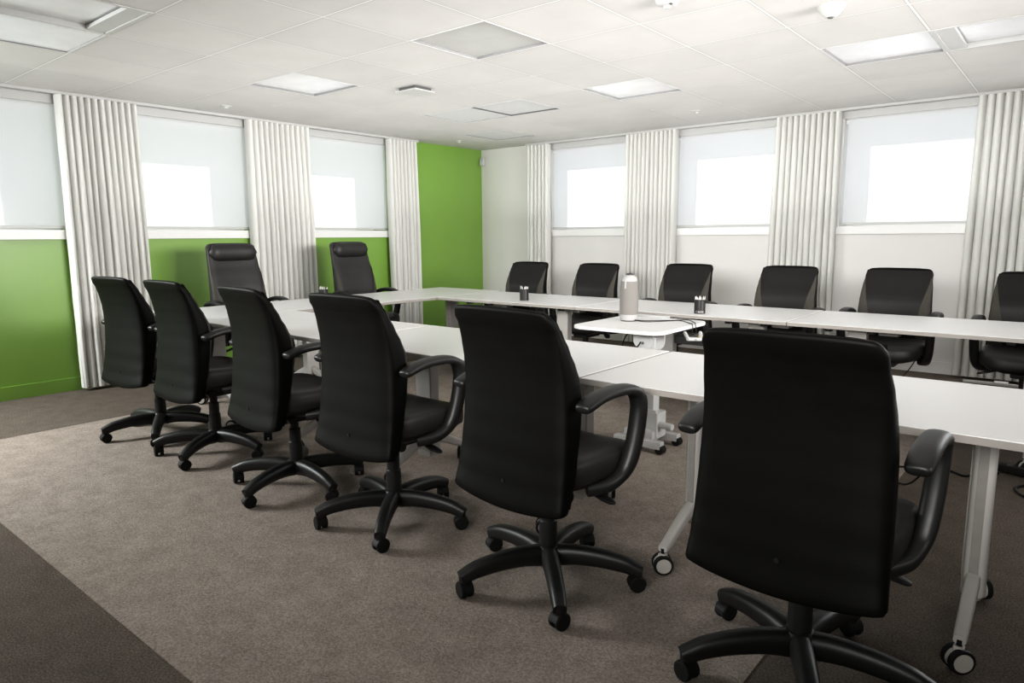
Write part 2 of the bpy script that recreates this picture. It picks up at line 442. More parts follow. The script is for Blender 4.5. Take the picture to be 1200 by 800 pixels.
for i, (a, b) in enumerate(WIN_R):
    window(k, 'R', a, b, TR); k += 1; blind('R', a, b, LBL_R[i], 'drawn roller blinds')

m = MB(); m.box((.10, (-1.27+YB)/2, H-.012), (.035, -YB-1.27, .024), .003); struct(m.obj('trim_1', 'head'))
m = MB(); m.box(((.86+XR)/2, -.10, H-.012), (XR-.86, .035, .024), .003); struct(m.obj('trim_2', 'head'))
m = MB(); m.box((.012, (-1.27+YB)/2, H-.008), (.024, -YB-1.27, .016), .002); struct(m.obj('trim_3', 'head'))
m = MB(); m.box(((.86+XR)/2, -.012, H-.008), (XR-.86, .024, .016), .002); struct(m.obj('trim_4', 'head'))

def curtain(side, a, b, folds, label, seed, edge='lo', zb=.028):
    rnd = random.Random(seed)
    NU, NZ = folds*16, 22
    ph = [rnd.uniform(-.5, .5) for _ in range(folds+3)]
    am = [rnd.uniform(.6, 1.25) for _ in range(folds+3)]
    tw = [rnd.uniform(-1.5, 1.5) for _ in range(folds+3)]
    mb = MB(); rows = []
    u0 = (a+b)/2
    for j in range(NZ+1):
        z = 2.408 + (zb-2.408)*j/NZ; s = j/NZ
        r = []
        for i in range(NU+1):
            f = i/NU*folds; kf = int(f); fr = f-kf
            A = am[kf]+(am[kf+1]-am[kf])*fr
            w = ph[kf]+(ph[kf+1]-ph[kf])*fr
            tt = tw[kf]+(tw[kf+1]-tw[kf])*fr
            grow = .45+.55*min(1, s*2.2)
            th = 2*PI*f + w*1.2*s + tt*1.5*s*s
            sn = 2*abs(math.sin(th/2))**.75-1
            d = .096 + (.026+.026*A*grow)*sn
            d += .012*s*math.sin(3.1*f+seed)
            lat = -.010*A*grow*math.sin(th)*(b-a)/folds/.055
            u = a+(b-a)*i/NU
            # hem swings a touch outward
            u = u0+(u-u0)*(1+.03*s) + lat + .02*tt*s
            d = max(.02, d)
            r.append(wx(side, u-u0, d, z-zb))
        rows.append(r)
    mb.ring_loft(rows, cap=False, closed=False)
    t = thing('curtain', label, 'curtain', wx(side, u0, 0, zb), group='ivory pleated curtains')
    mb.obj('cloth', 'curtain', t, angle=180)
    return t
curtain('L', -5.165, -4.545, 12, 'ivory pleated curtain nearest the left edge on the green wall', 1)
curtain('L', -3.53, -2.825, 12, 'ivory pleated curtain on the green wall behind the high-backed chair by the left', 2)
curtain('L', -1.75, -1.305, 8, 'narrow ivory pleated curtain on the green wall nearest the room corner', 3)
curtain('R', .885, 1.225, 6, 'narrow ivory pleated curtain on the white wall nearest the room corner', 4)
curtain('R', 2.325, 2.965, 12, 'ivory pleated curtain on the white wall behind the upright conference camera', 5)
curtain('R', 4.035, 4.64, 11, 'ivory pleated curtain on the white wall between the middle and right windows', 6)
curtain('R', 5.715, 6.75, 17, 'wide ivory pleated curtain at the right edge of the white wall', 7)

# ------------------------------------------------------------------ chairs
_us = [-1,-.995,-.98,-.95,-.90,-.80,-.65,-.48,-.32,-.16,0,.16,.32,.48,.65,.80,.90,.95,.98,.995,1]
UV = [(u, 1) for u in reversed(_us)]+[(u, -1) for u in _us[1:-1]]
def backrest_obj(tab, z0, z1, bottom_drop, name, parent, mat='leather', conc=.020, top_crown=.006, NZ=30):
    """tab rows: z, rear y, front y, half width; a flat-backed shell with boxy edges"""
    def ringpts(z, ins=0.0, dz=0.0, insf=None):
        yr, yf, w = lerp_tab(tab, z)
        insf = ins if insf is None else insf
        yr += ins; yf -= insf; w -= max(ins, insf)
        yf = max(yf, yr+.004)
        c, t_ = (yr+yf)/2, (yf-yr)/2
        r = []
        for u, sg in UV:
            x = w*u; y = sg*t_*max(0, 1-abs(u)**7.5)**(1/4.2); sa = sg
            q = (x/w)**2
            if sa > 0: y -= conc*(1-q)*min(1, t_/.04)
            else: y += -.008*(1-q)
            zz = z+dz
            sb = max(0, 1-(z-z0)/.16); zz += bottom_drop*q*sb
            st = max(0, 1-(z1-z)/.10); zz -= top_crown*q*q*st
            r.append((x, c+y, zz))
        return r
    rings = [ringpts(z0, .026, -.003), ringpts(z0, .012, -.002), ringpts(z0, .004, .002)]
    for i in range(NZ+1):
        z = z0+.010+(z1-z0-.050)*i/NZ; rings.append(ringpts(z))
    rings += [ringpts(z1-.026, .003, 0, .001), ringpts(z1-.014, .008, 0, .002), ringpts(z1-.006, .014, 0, .005), ringpts(z1-.001, .021, 0, .010), ringpts(z1, .026, .001, .016)]
    return MB().ring_loft(rings).obj(name, mat, parent, angle=60)
def front_y(tab, x, z, conc=.020):
    yr, yf, w = lerp_tab(tab, z); c, t_ = (yr+yf)/2, (yf-yr)/2
    u = min(.9999, abs(x)/w)
    ca = u**(7.5/2); sa = math.sqrt(max(0, 1-ca*ca))
    return c + t_*sa**(2/4.2) - conc*(1-u*u)*min(1, t_/.04)
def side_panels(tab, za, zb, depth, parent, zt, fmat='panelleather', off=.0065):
    for s in (-1, 1):
        rows = []
        for j in range(19):
            q = j/18; z = za+(zb-za)*q
            w = lerp_tab(tab, z)[2]
            dd = depth*(1-q)**.9 if q > .25 else depth*(.75**.9)*(1-.3*(.25-q)/.25)
            xo, xi = w*.985, w*.985-max(.003, dd)
            r = []
            for i in range(9):
                x = xi+(xo-xi)*i/8
                r.append((s*x, front_y(tab, x, z)+off*(1 if i < 8 else .3), z))
            rows.append(r)
        MB().ring_loft(rows, cap=False, closed=False).obj('side_panel', 'mesh', parent, angle=50)
    rows = []
    for j in range(25):
        z = za-.08+(zt-za+.08)*j/24; w = lerp_tab(tab, z)[2]*.975
        rows.append([(x, front_y(tab, x, z)+.003, z) for x in [-w+2*w*i/16 for i in range(17)]])
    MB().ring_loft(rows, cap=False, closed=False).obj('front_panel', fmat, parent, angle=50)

def add_base(t, ang0, R=.330, mat='plastic'):
    hub = MB(); hub.lathe([(.030,.075),(.046,.080),(.050,.10),(.050,.128),(.040,.142),(.034,.146)], n=28); hub.obj('hub', mat, t)
    g = MB(); g.lathe([(.034,.13),(.033,.235),(.0285,.24),(.0285,.305),(.021,.307),(.021,.40)], n=24); g.obj('gas_column', mat, t)
    for k in range(5):
        a = ang0+2*PI*k/5
        R3 = Matrix.Rotation(a, 3, 'Z')
        path = catmull([(.030,0,.104), (.10,0,.112), (.19,0,.109), (.27,0,.097), (R-.020,0,.084), (R+.010,0,.072)], 4)
        n = len(path); sec = []
        for i in range(n):
            q = i/(n-1); sec.append((.033-.010*q, .040-.016*q))
        m = MB(); m.sweep(path, sec, side=(0,1,0), n=16, e=2.6)
        m.cyl((R-.006,0,.090), (R-.006,0,.050), .022, .020, n=16, bev=.003)
        m.bm.transform(R3.to_4x4())
        lg = m.obj('base_leg', mat, t)
        m = MB()
        ca = 0.9 + k*1.7
        m.cyl((0,-.025,.030), (0,-.006,.030), .030, n=22, bev=.006); m.cyl((0,.006,.030), (0,.025,.030), .030, n=22, bev=.006)
        m.cyl((0,-.007,.0285), (0,.007,.0285), .010, n=12)
        # hood over the wheels
        rows = []
        for i in range(9):
            th = PI*(-.05+1.0*i/8); rr = .0325
            rows.append([(rr*math.cos(th), y, .0285+rr*math.sin(th)) for y in (-.019,-.010,0,.010,.019)])
        m.ring_loft(rows, cap=False, closed=False)
        m.cyl((.006,0,.045), (.006,0,.066), .009, n=12)
        m.bm.transform((Matrix.Translation((R3 @ Vector((R-.006, 0, 0)))) @ Matrix.Rotation(ca, 4, 'Z')))
        m.obj('caster', 'wheel', lg)

def add_seat(t, zt=.510, hw=.252, y0=-.205, y1=.272):
    cy, hy = (y0+y1)/2, (y1-y0)/2
    def ring(k, z, N=44, e=4.2):
        r = []
        for i in range(N):
            a = 2*PI*i/N; ca, sa = math.cos(a), math.sin(a)
            x = hw*k*math.copysign(abs(ca)**(2/e), ca); y = cy+hy*k*math.copysign(abs(sa)**(2/e), sa)
            zz = z-.030*max(0, (y-.12)/.15)**2 + .010*(abs(x)/hw)**2*(1 if z > .44 else 0)
            r.append((x, y, zz))
        return r
    m = MB()
    m.ring_loft([ring(.80, zt-.092), ring(.93, zt-.090), ring(.985, zt-.078), ring(1, zt-.055), ring(1, zt-.030), ring(.985, zt-.014), ring(.95, zt-.005), ring(.86, zt), ring(.6, zt-.003), ring(.3, zt-.006)])
    s = m.obj('seat', 'litleather', t, angle=60)
    m = MB(); m.ring_loft([ring(.42, zt-.142), ring(.60, zt-.138), ring(.88, zt-.104), ring(.93, zt-.088)]); m.obj('seat_pan', 'plastic', t, angle=60)
    m = MB(); m.box((0,-.02,.355), (.15,.25,.055), .012); m.box((0,-.15,.365), (.07,.16,.03), .008)
    m.obj('tilt_mechanism', 'plastic', t)
    m = MB()
    p = catmull([(.06,.02,.372), (.12,.03,.370), (.18,.035,.352)], 5)
    m.sweep(p, [(.006,.006)]*len(p), side=(0,1,0), n=8)
    p = [(.17,.033,.355), (.19,.036,.350), (.22,.040,.341), (.25,.044,.333), (.262,.046,.330)]
    m.sweep(p, [(.008,.006), (.017,.008), (.021,.008), (.017,.007), (.006,.004)], side=(0,1,0), n=12)
    m.obj('lever', 'plastic', t)
    m = MB(); m.cyl((.15,-.10,.372), (.185,-.10,.372), .02, n=16, bev=.004); m.cyl((.07,-.10,.372), (.15,-.10,.372), .006, n=8); m.obj('tension_knob', 'plastic', t)
    return s

def add_arms(t, x=.285, mat='plastic', rear=(-.185,.712), sc=1.0):
    for s in (-1, 1):
        P = [(s*x,-.176,.704), (s*x,-.160,.710), (s*(x+.002),-.09,.731), (s*(x+.003),.0,.738), (s*(x+.003),.075,.731), (s*(x+.003),.122,.709), (s*(x+.002),.142,.670), (s*x,.140,.610), (s*(x-.003),.128,.545), (s*(x-.008),.108,.480), (s*(x-.016),.075,.432), (s*(x-.035),.015,.402), (s*(x-.075),-.045,.392)]
        p = catmull(P, 4); n = len(p); sec = []
        for i in range(n):
            q = i/(n-1)
            if q < .04: w, h = .020, .010
            elif q < .10: w, h = .030, .017
            elif q < .42: w, h = .033, .019
            elif q < .8: w, h = .028, .030
            else: w, h = .024, .024
            sec.append((w, h))
        # soften section changes
        for _ in range(3):
            sec = [sec[0]]+[tuple((a+2*b+c)/4 for a, b, c in zip(sec[i-1], sec[i], sec[i+1])) for i in range(1, n-1)]+[sec[-1]]
        m = MB(); m.sweep(p, sec, side=(1,0,0), n=16, e=2.5)
        m.obj('armrest', mat, t, angle=60)

BK = [(.31,-.250,-.195,.256), (.36,-.240,-.172,.252), (.42,-.228,-.150,.249), (.52,-.215,-.122,.246), (.62,-.207,-.100,.243), (.70,-.204,-.090,.240), (.77,-.206,-.094,.236), (.82,-.211,-.115,.233), (.88,-.221,-.150,.229), (.94,-.237,-.182,.221), (.98,-.257,-.206,.220), (1.02,-.286,-.232,.216)]
def make_chair(label, group):
    t = thing('office_chair', label, 'chair', group=group)
    add_seat(t); add_arms(t)
    b = backrest_obj(BK, .330, 1.014, .026, 'backrest', t)
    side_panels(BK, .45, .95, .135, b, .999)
    m = MB(); m.cyl((0,-.232,.425), (0,-.2385,.425), .0065, n=14); m.obj('screw_cap', 'plastic', b)
    return t
EK = [(.40,-.245,-.180,.246), (.50,-.234,-.145,.246), (.62,-.224,-.112,.244), (.74,-.222,-.105,.242), (.84,-.230,-.125,.238), (.94,-.243,-.155,.232), (1.04,-.262,-.192,.224), (1.14,-.284,-.216,.217), (1.22,-.304,-.242,.213)]
def make_exec(label, group):
    t = thing('executive_chair', label, 'chair', group=group)
    add_seat(t); add_arms(t)
    b = backrest_obj(EK, .380, 1.222, .02, 'backrest', t, 'litleather')
    side_panels(EK, .48, .97, .085, b, 1.20, 'litleather')
    # rolled headrest
    rings = []
    for i in range(13):
        q = -1+2*i/12; x = .213*q; k = max(.15, (1-abs(q)**8)**.5)
        N = 20
        rings.append([(x, -.213+.050*k*math.cos(2*PI*j/N)-.012*(1-q*q), 1.142+.074*k*math.sin(2*PI*j/N)) for j in range(N)])
    MB().ring_loft(rings).obj('headrest', 'litleather', b, angle=60)
    return t

NEAR = 'black office chairs along the near side of the tables'
FAR = 'black office chairs along the far side of the tables'
chairs = {
 6: ((5.992,-5.335), 0, math.radians(6), 'black office chair closest to the camera, seen from behind at the right'),
 5: ((5.095,-5.335), math.radians(-4), math.radians(25), 'black office chair seen from behind, second closest on the near side'),
 4: ((4.222,-5.32), 0, math.radians(21), 'black office chair seen from behind, third from the right on the near side'),
 3: ((3.495,-5.345), math.radians(-5), math.radians(-4), 'black office chair seen from behind, fourth from the right on the near side'),
 2: ((2.625,-5.322), 0, math.radians(14), 'black office chair, second from the left on the near side of the tables'),
 1: ((1.95,-5.342), math.radians(5), math.radians(-30), 'black office chair at the left end of the near row beside the curtain')}
def set_base_angle(t, rz, ang):     # the star base swivels on its own: build it per chair
    add_base(t, ang-rz)
proto = make_chair(chairs[6][3], NEAR)
copies = {6: proto}
CZ = .003
proto.location = (*chairs[6][0], CZ); proto.rotation_euler = (0,0,chairs[6][1])
for k in (5,4,3,2,1):
    c, rz, ba, lb = chairs[k]
    copies[k] = dup(proto, (*c, CZ), rz, lb, NEAR)
FARC = [((2.09,-1.80), 184, 'black office chair behind the dark pencil cup near the room corner'),
        ((2.92,-1.80), 181, 'black office chair second from the corner on the far side, left of the conference camera'),
        ((3.83,-1.76), 180, 'black office chair on the far side behind the pencil cup right of the conference camera'),
        ((4.70,-1.76), 180, 'black office chair on the far side in front of the curtain between two windows'),
        ((5.48,-1.74), 180, 'black office chair on the far side under the rightmost window'),
        ((6.29,-1.64), 180, 'black office chair cut off by the right edge on the far side')]
for i, (c, d, lb) in enumerate(FARC):
    copies[10+i] = dup(proto, (*c, CZ), math.radians(d), lb, FAR)
ex = make_exec('high-backed black chair with rolled headrest, left one of the pair by the green wall', 'high-backed black chairs at the end table')
ex.location = (1.05,-4.165,CZ); ex.rotation_euler = (0,0,math.radians(-92))
ex2 = dup(ex, (1.05,-2.90,CZ), math.radians(-88), 'high-backed black chair with rolled headrest, right one of the pair by the green wall')
for k in range(1, 7): set_base_angle(copies[k], chairs[k][1], chairs[k][2])
for i in range(6): add_base(copies[10+i], math.radians(10+25*i))
add_base(ex, .3); add_base(ex2, .9)

def lift(t, dz, da=0):
    for c in t.children:
        if not c.name.startswith(('hub', 'gas_column', 'base_leg')): c.location.z += dz + (da if c.name.startswith('armrest') else 0)
for k in range(1, 7): lift(copies[k], .018 if k == 6 else .024)
for i, dz in enumerate((-.012, -.012, .0, .0, .0, -.012)): lift(copies[10+i], dz, -.045 if i < 4 else -.03)
# ------------------------------------------------------------------ tables
ZT = .735
def table(label, cx, cy, lx, ly, legs, group, axis='x', post='column'):
    """axis: direction of the long side; legs: offsets along it"""
    t = thing('folding_table' if post == 'post' else 'conference_table', label, 'table', (cx, cy, CZ), group=group)
    m = MB(); m.box((0,0,ZT-.0125), (lx-.008, ly-.008, .025), .0025); m.obj('tabletop', 'laminate', t)
    m = MB(); rect_frame(m, -lx/2+.0008, lx/2-.0008, -ly/2+.0008, ly/2-.0008, .004, ZT-.0235, ZT-.003); m.obj('edge_band', 'edge', t)
    def V(u, v, z): return (u, v, z) if axis == 'x' else (v, u, z)
    half = (ly if axis == 'x' else lx)/2
    for u in legs:
        s = 1
        m = MB()
        if post == 'column':
            m.box(V(u, 0, .40), V(.115, .065, .585), .008, 3)
            m.box(V(u, 0, .105), V(.10, .075, .03), .006)
        else:
            m.sweep([V(u, .0, z) for z in (.118,.135,.30,.50,.692)], [(.022,.030),(.034,.040),(.032,.038),(.032,.038),(.032,.038)], side=V(1,0,0), n=20, e=2.6)
        lg = m.obj('leg', 'leg', t, angle=30)
        if post == 'post':
            m = MB(); m.box(V(u-.033, 0, .43), V(.004, .022, .48)); m.box(V(u, -.039, .43), V(.026, .004, .48)); m.obj('groove', 'legdark', lg)
        # foot: low arch, front and back
        fw = half-.115
        p = catmull([V(u,-fw,.098), V(u,-fw*.85,.106), V(u,-fw*.35,.165), V(u,0,.19), V(u,fw*.35,.165), V(u,fw*.85,.106), V(u,fw,.098)], 3)
        n = len(p)
        m = MB(); m.sweep(p, [(.017+.004*math.sin(PI*i/(n-1)), .013+.016*math.sin(PI*i/(n-1))) for i in range(n)], side=V(1,0,0), n=12, e=3.2)
        ft = m.obj('foot', 'leg', lg, angle=45)
        for q in (-1, 1):
            m = MB(); cyy = q*(fw-.004)
            m.cyl(V(u,cyy,.066), V(u,cyy,.098), .008, n=12)
            dx = Vector((.8,.6,0)) if q > 0 else Vector((.62,-.78,0))
            c0 = Vector(V(u,cyy,.038)); 
            m.cyl(c0-dx*.026, c0-dx*.008, .038, n=24, bev=.004); m.cyl(c0+dx*.008, c0+dx*.026, .038, n=24, bev=.004)
            cs = m.obj('caster', 'wheel', lg)
            m = MB(); m.cyl(c0-dx*.0275, c0-dx*.024, .028, n=24); m.cyl(c0+dx*.024, c0+dx*.0275, .028, n=24)
            m.cyl(c0-dx*.009, c0+dx*.009, .034, n=20); m.box(tuple(c0+Vector((0,0,.030))), (.030,.030,.024), .006); m.obj('caster_hub', 'cream', cs) if False else m.obj('caster_cover', 'cream', lg)
        m = MB(); m.box(V(u, 0, ZT-.037), V(.20, half*1.25, .022), .004)
        m.box(V(u-.12, -half*.52, ZT-.045), V(.04, .05, .035), .005); m.box(V(u+.12, -half*.52, ZT-.045), V(.04, .05, .035), .005)
        m.obj('mounting_plate', 'dark', t)
        m = MB(); m.box(V(u+.20, -half*.25, ZT-.052), V(.11, .09, .05), .006); m.obj('latch_box', 'legdark', t)
    a, b = min(legs), max(legs)
    m = MB()
    m.box(V((a+b)/2, half*.3, ZT-.045), V(b-a-.24, .035, .03), .004)
    m.obj('support_rail', 'dark', t)
    return t
NT, FT, LT = 'white tables of the near row', 'white tables of the far row', 'white tables of the left end row'
yN, dN = -4.758, .765
table('white folding table at the right front, beside the closest chair', (5.097+6.64)/2, yN, 6.64-5.097, dN, (-.468,.480), NT, post='post')
table('white table in the middle of the near row, left of the visible seam', (3.51+5.087)/2, yN, 5.087-3.51, dN, (-.44,.545), NT)
table('white table at the left of the near row behind the second and third chairs', (2.05+3.507)/2, yN, 3.507-2.05, dN, (-.52,.22), NT)
yF, dF = -2.557, .815
table('white table at the right of the far row, past the seam', (5.152+6.70)/2, yF, 6.70-5.152, dF, (-.46,.46), FT)
table('white table in the middle of the far row, behind the conference camera', (3.59+5.149)/2, yF, 5.149-3.59, dF, (-.21,.46), FT)
table('white table at the left of the far row, next to the corner', (2.103+3.587)/2, yF, 3.587-2.103, dF, (-.40,.36), FT)
table('white end table near the room corner, in front of the right high-backed chair', 1.675, (-2.07-3.61)/2, .85, 3.61-2.07, (-.45,.50), LT, axis='y')
table('white end table in front of the left high-backed chair', 1.648, (-3.613-5.15)/2, .796, 5.15-3.613, (-.40,.40), LT, axis='y')

# ------------------------------------------------------------------ media cart in the middle
ct = thing('media_cart', 'small white height-adjustable cart standing in the gap between the table rows', 'cart', (4.56,-3.62,CZ))
tx0, tx1, ty0, ty1 = -.40,.19,-.235,.44
def rrect(x0, x1, y0, y1, r, n=6):
    P = []
    for cx, cy, a in ((x1-r,y0+r,-90),(x1-r,y1-r,0),(x0+r,y1-r,90),(x0+r,y0+r,180)):
        for i in range(n+1):
            th = math.radians(a+90*i/n); P.append((cx+r*math.cos(th), cy+r*math.sin(th)))
    return P
MB().prism(rrect(tx0,tx1,ty0,ty1,.07), .712, .732, .003).obj('tabletop', 'laminate', ct)
MB().box((tx0+.16,ty1-.02,.738), (.34,.014,.016), .003).obj('stop_ledge', 'aluminium', ct)
m = MB(); m.box((.02,.0,.40), (.10,.075,.55), .006, 2); m.box((-.04,.03,.45), (.05,.05,.50), .004); m.obj('column', 'cartwhite', ct)
m = MB()
for x, w in ((-.005,.13), (.08,.09)):
    pts = [(-w/2,.02)]+[(w/2*math.cos(a), -.045-.045*math.sin(a)) for a in [PI-PI*i/10 for i in range(11)]]+[(w/2,.02)]
    t2 = MB(); t2.prism([(p[0]+x, p[1]) for p in pts], -.046 if x < 0.05 else -.03, -.038 if x < .05 else -.022)
    t2.bm.transform(Matrix.Translation((0,0,.69)) @ Matrix.Rotation(PI/2, 4, 'X') @ Matrix.Scale(-1, 4, (0,0,1)))
    me = bpy.data.meshes.new('x'); t2.bm.to_mesh(me); t2.bm.free(); m.bm.from_mesh(me); bpy.data.meshes.remove(me)
m.obj('bracket', 'cartwhite', ct)
m = MB(); m.cyl((-.005,-.052,.635), (-.005,-.044,.635), .008, n=12); m.cyl((.03,-.052,.185), (.03,-.036,.185), .007, n=12); m.cyl((.05,-.052,.135), (.05,-.036,.135), .006, n=12); m.obj('bolt', 'slot', ct)
m = MB(); m.prism(rrect(-.065,.110,-.055,.055,.012), .075, .225, .004); m.box((.03,-.045,.205), (.13,.012,.07), .004); m.obj('column_socket', 'cartwhite', ct)
m = MB(); m.cyl((.10,-.03,.155), (.20,-.045,.155), .020, n=18, bev=.004); m.obj('tilt_pedal', 'cartwhite', ct)
m = MB()
m.box((-.02,.0,.062), (.20,.23,.02), .004)
m.prism([(-.09,-.10),(.10,-.10),(.08,.06),(-.07,.06)], .05, .12, .01)
m.obj('base_plate', 'cartwhite', ct)
for y, x0 in ((-.10,-.15), (.115,-.13)):
    m = MB(); m.box(((x0+.165)/2, y, .05), (.165-x0, .055, .045), .006); rl = m.obj('foot_rail', 'cartwhite', ct)
    for x in (x0+.02, .155):
        m = MB(); m.cyl((x,y-.026,.026), (x,y+.026,.026), .026, n=20, bev=.004); m.obj('wheel', 'wheel', rl)
m = MB()
for a, b in (((.19,.10,.695),(.25,.02,.672)), ((.25,.02,.672),(.31,.06,.672)), ((.31,.06,.672),(.26,.16,.695))):
    m.cyl(a, b, .011, n=10)
m.box((.265,.055,.672), (.07,.05,.012), .004)
m.obj('release_handle', 'cartwhite', ct)
MB().box((.23,.16,.655), (.20,.16,.05), .008).obj('adapter_tray', 'dark', ct)
MB().box((.30,.10,.684), (.04,.03,.006), .001).obj('sticker', 'yellow', ct)

# conference camera
OX, OY, OZ = 4.335,-3.455,.735
ow = thing('conference_camera', 'tall taupe conference camera speaker standing on the white cart', 'camera', (OX, OY, OZ))
MB().lathe([(.050,0),(.052,.004),(.0525,.006)], n=36).obj('foot_ring', 'dark', ow)
MB().lathe([(.0525,.006),(.0545,.012),(.0565,.040),(.057,.042)], n=40).obj('base_band', 'owlwhite', ow)
MB().lathe([(.0568,.042),(.0585,.10),(.058,.16),(.0555,.21),(.0515,.247),(.0505,.250)], n=40).obj('speaker_cloth', 'fabric', ow)
MB().lathe([(.0508,.250),(.048,.262),(.040,.277),(.028,.286),(.021,.288)], n=40).obj('top_cap', 'owlwhite', ow)
MB().lathe([(.024,.285),(.023,.293),(.017,.298),(.006,.300)], n=28).obj('lens', 'dark', ow)
vd = Vector((6.53-OX, -7.27-OY, 0)).normalized(); vd = Matrix.Rotation(math.radians(-26), 3, 'Z') @ vd
m = MB(); rows = []
for z, r in ((.205,.0562),(.225,.0546),(.247,.0522),(.256,.0502)):
    rows.append([((vd.x*math.cos(a)-vd.y*math.sin(a))*r, (vd.x*math.sin(a)+vd.y*math.cos(a))*r, z) for a in (-.10,-.03,.03,.10)])
m.ring_loft(rows, cap=False, closed=False); m.obj('stripe', 'owlwhite', ow)

# ------------------------------------------------------------------ pencil cups
def cup(x, y, label, plabel, grp, seed, text=None, n=9):
    rnd = random.Random(seed)
    t = thing('pencil_cup', label, 'pencil cup', (x, y, ZT), group='dark pencil cups on the tables')
    m = MB(); m.lathe([(.036,0),(.0375,.003),(.0375,.098),(.0365,.099),(.034,.098),(.034,.008)], n=32, cap=False)
    m.bm.faces.new([m.bm.verts.new((.036*math.cos(-2*PI*k/32), .036*math.sin(-2*PI*k/32), .0005)) for k in range(32)])
    m.bm.faces.new([m.bm.verts.new((.0345*math.cos(2*PI*k/32), .0345*math.sin(2*PI*k/32), .007)) for k in range(32)])
    c = m.obj('cup_body', 'cup', t)
    if text:
        cu = bpy.data.curves.new('lettering', 'FONT'); cu.body = text; cu.size = .019; cu.align_x = 'CENTER'; cu.space_character = 1.35
        tmp = bpy.data.objects.new('lettering', cu); COL.objects.link(tmp)
        dg = bpy.context.evaluated_depsgraph_get()
        me = bpy.data.meshes.new_from_object(tmp.evaluated_get(dg)); bpy.data.objects.remove(tmp)
        a0 = math.atan2(-7.27-y, 6.53-x); R = .0379
        for v in me.vertices:
            a = a0 + v.co.x/R; v.co = Vector((R*math.cos(a), R*math.sin(a), .010+v.co.y))
        me.materials.append(M['plate'])
        o = bpy.data.objects.new('lettering', me); COL.objects.link(o); o.parent = c
    for k in range(n):
        a = 2*PI*k/n + rnd.uniform(-.2,.2); r = .024 if k % 3 else .012
        lean = rnd.uniform(.004,.008)
        h = .104+rnd.uniform(-.004,.006)
        m = MB(); p0 = Vector((r*.8*math.cos(a), r*.8*math.sin(a), .010)); p1 = Vector(((r+lean)*math.cos(a), (r+lean)*math.sin(a), h))
        p2 = p1+(p1-p0).normalized()*.016
        m.cyl(p0, p1, .0042, n=8); m.cyl(p1, p2, .0042, .0008, n=8)
        o = m.obj('pencil', 'pen', loc=(x, y, ZT)); tag(o, plabel, 'pencil', grp)
cup(2.942,-2.765, 'dark pencil cup on the far table, nearest the room corner', 'white-tipped pencil in the pencil cup nearest the room corner', 'pencils in the corner-side cup', 1)
cup(4.529,-2.835, 'dark pencil cup with pale lettering, on the far table right of the conference camera', 'white-tipped pencil in the lettered cup right of the conference camera', 'pencils in the lettered cup', 2, 'CARE', n=12)
cup(1.55,-3.76, 'pencil cup on the left end table, mostly hidden behind a near chair', 'white-tipped pencil in the half-hidden cup on the left end table', 'pencils in the half-hidden cup', 3)

# ------------------------------------------------------------------ cables and floor clutter
def cable(name, pts, r, label, cat='cable', mat='wheel'):
    m = MB(); m.tube(catmull(pts, 7), r); return tag(m.obj(name, mat), label, cat)
cable('camera_cable', [(OX+.05,OY-.01,.741),(OX+.13,OY+.0,.737),(OX+.2,OY+.09,.737),(4.60,-3.28,.737),(4.70,-3.36,.737),(4.748,-3.42,.739),(4.765,-3.45,.72),(4.775,-3.47,.69),(4.78,-3.46,.684)], .0026, 'thin black cable running from the conference camera across the white cart')
cable('second_camera_cable', [(OX+.053,OY-.018,.745),(OX+.11,OY+.04,.739),(OX+.22,OY+.14,.739),(4.63,-3.235,.739),(4.72,-3.33,.739),(4.753,-3.39,.741),(4.768,-3.41,.715),(4.775,-3.42,.684)], .0024, 'second thin black cable looping beside the first on the white cart')
cable('hanging_cable', [(4.40,-3.50,.711),(4.37,-3.56,.64),(4.39,-3.62,.585),(4.45,-3.67,.575),(4.52,-3.68,.61),(4.545,-3.675,.645)], .004, 'black cable hanging in a loop below the white cart top')
cable('floor_cable', [(5.60,-3.30,.006),(5.85,-3.12,.006),(6.05,-3.03,.006),(6.143,-3.075,.006),(6.21,-2.97,.006),(6.28,-2.93,.010)], .006, 'black power cable lying on the carpet leading to the power strip')
cable('drooping_cable', [(6.23,-4.40,.712),(6.20,-4.22,.58),(6.13,-3.95,.36),(6.03,-3.70,.16),(5.95,-3.50,.04),(5.88,-3.40,.006),(5.80,-3.36,.006)], .0045, 'thin black cable drooping from under the right front table to the carpet')
cable('coiled_cable', [(6.45,-2.97,.006),(6.40,-3.05,.006),(6.365,-3.12,.006),(6.385,-3.21,.006),(6.45,-3.27,.006),(6.55,-3.25,.006)], .006, 'black cable curling on the carpet in front of the power strip')
cable('wall_cable', [(5.66,-1.45,.712),(5.655,-1.40,.62),(5.64,-1.35,.42),(5.55,-1.28,.22),(5.45,-1.24,.10),(5.36,-1.2,.008),(5.2,-1.2,.008)], .004, 'thin black cable hanging behind the fifth chair on the far side')
ps = thing('power_strip', 'black power strip lying on the carpet under the far right table', 'power strip', (6.37,-2.88,CZ), math.radians(-12))
MB().box((0,0,.024), (.26,.055,.04), .006).obj('housing', 'wheel', ps)
MB().box((-.115,0,.046), (.018,.03,.006), .002).obj('switch', 'slot', ps)
for x in (-.05,.0,.05): MB().cyl((x,0,.0435), (x,0,.0455), .016, n=18).obj('socket', 'slot', ps)
pa = thing('power_adapter', 'upright black power adapter plugged into the strip at the right edge', 'adapter', (6.455,-2.895,CZ+.045), math.radians(-12))
MB().box((0,0,.05), (.06,.05,.095), .008).obj('housing', 'wheel', pa)
MB().cyl((.0,.0,.095), (.0,.0,.125), .007, n=10).obj('cable_stub', 'wheel', pa)
fb = thing('floor_bar', 'flat pale metal bar lying on the carpet below the right curtain', 'metal bar', (6.02,-.30,0))
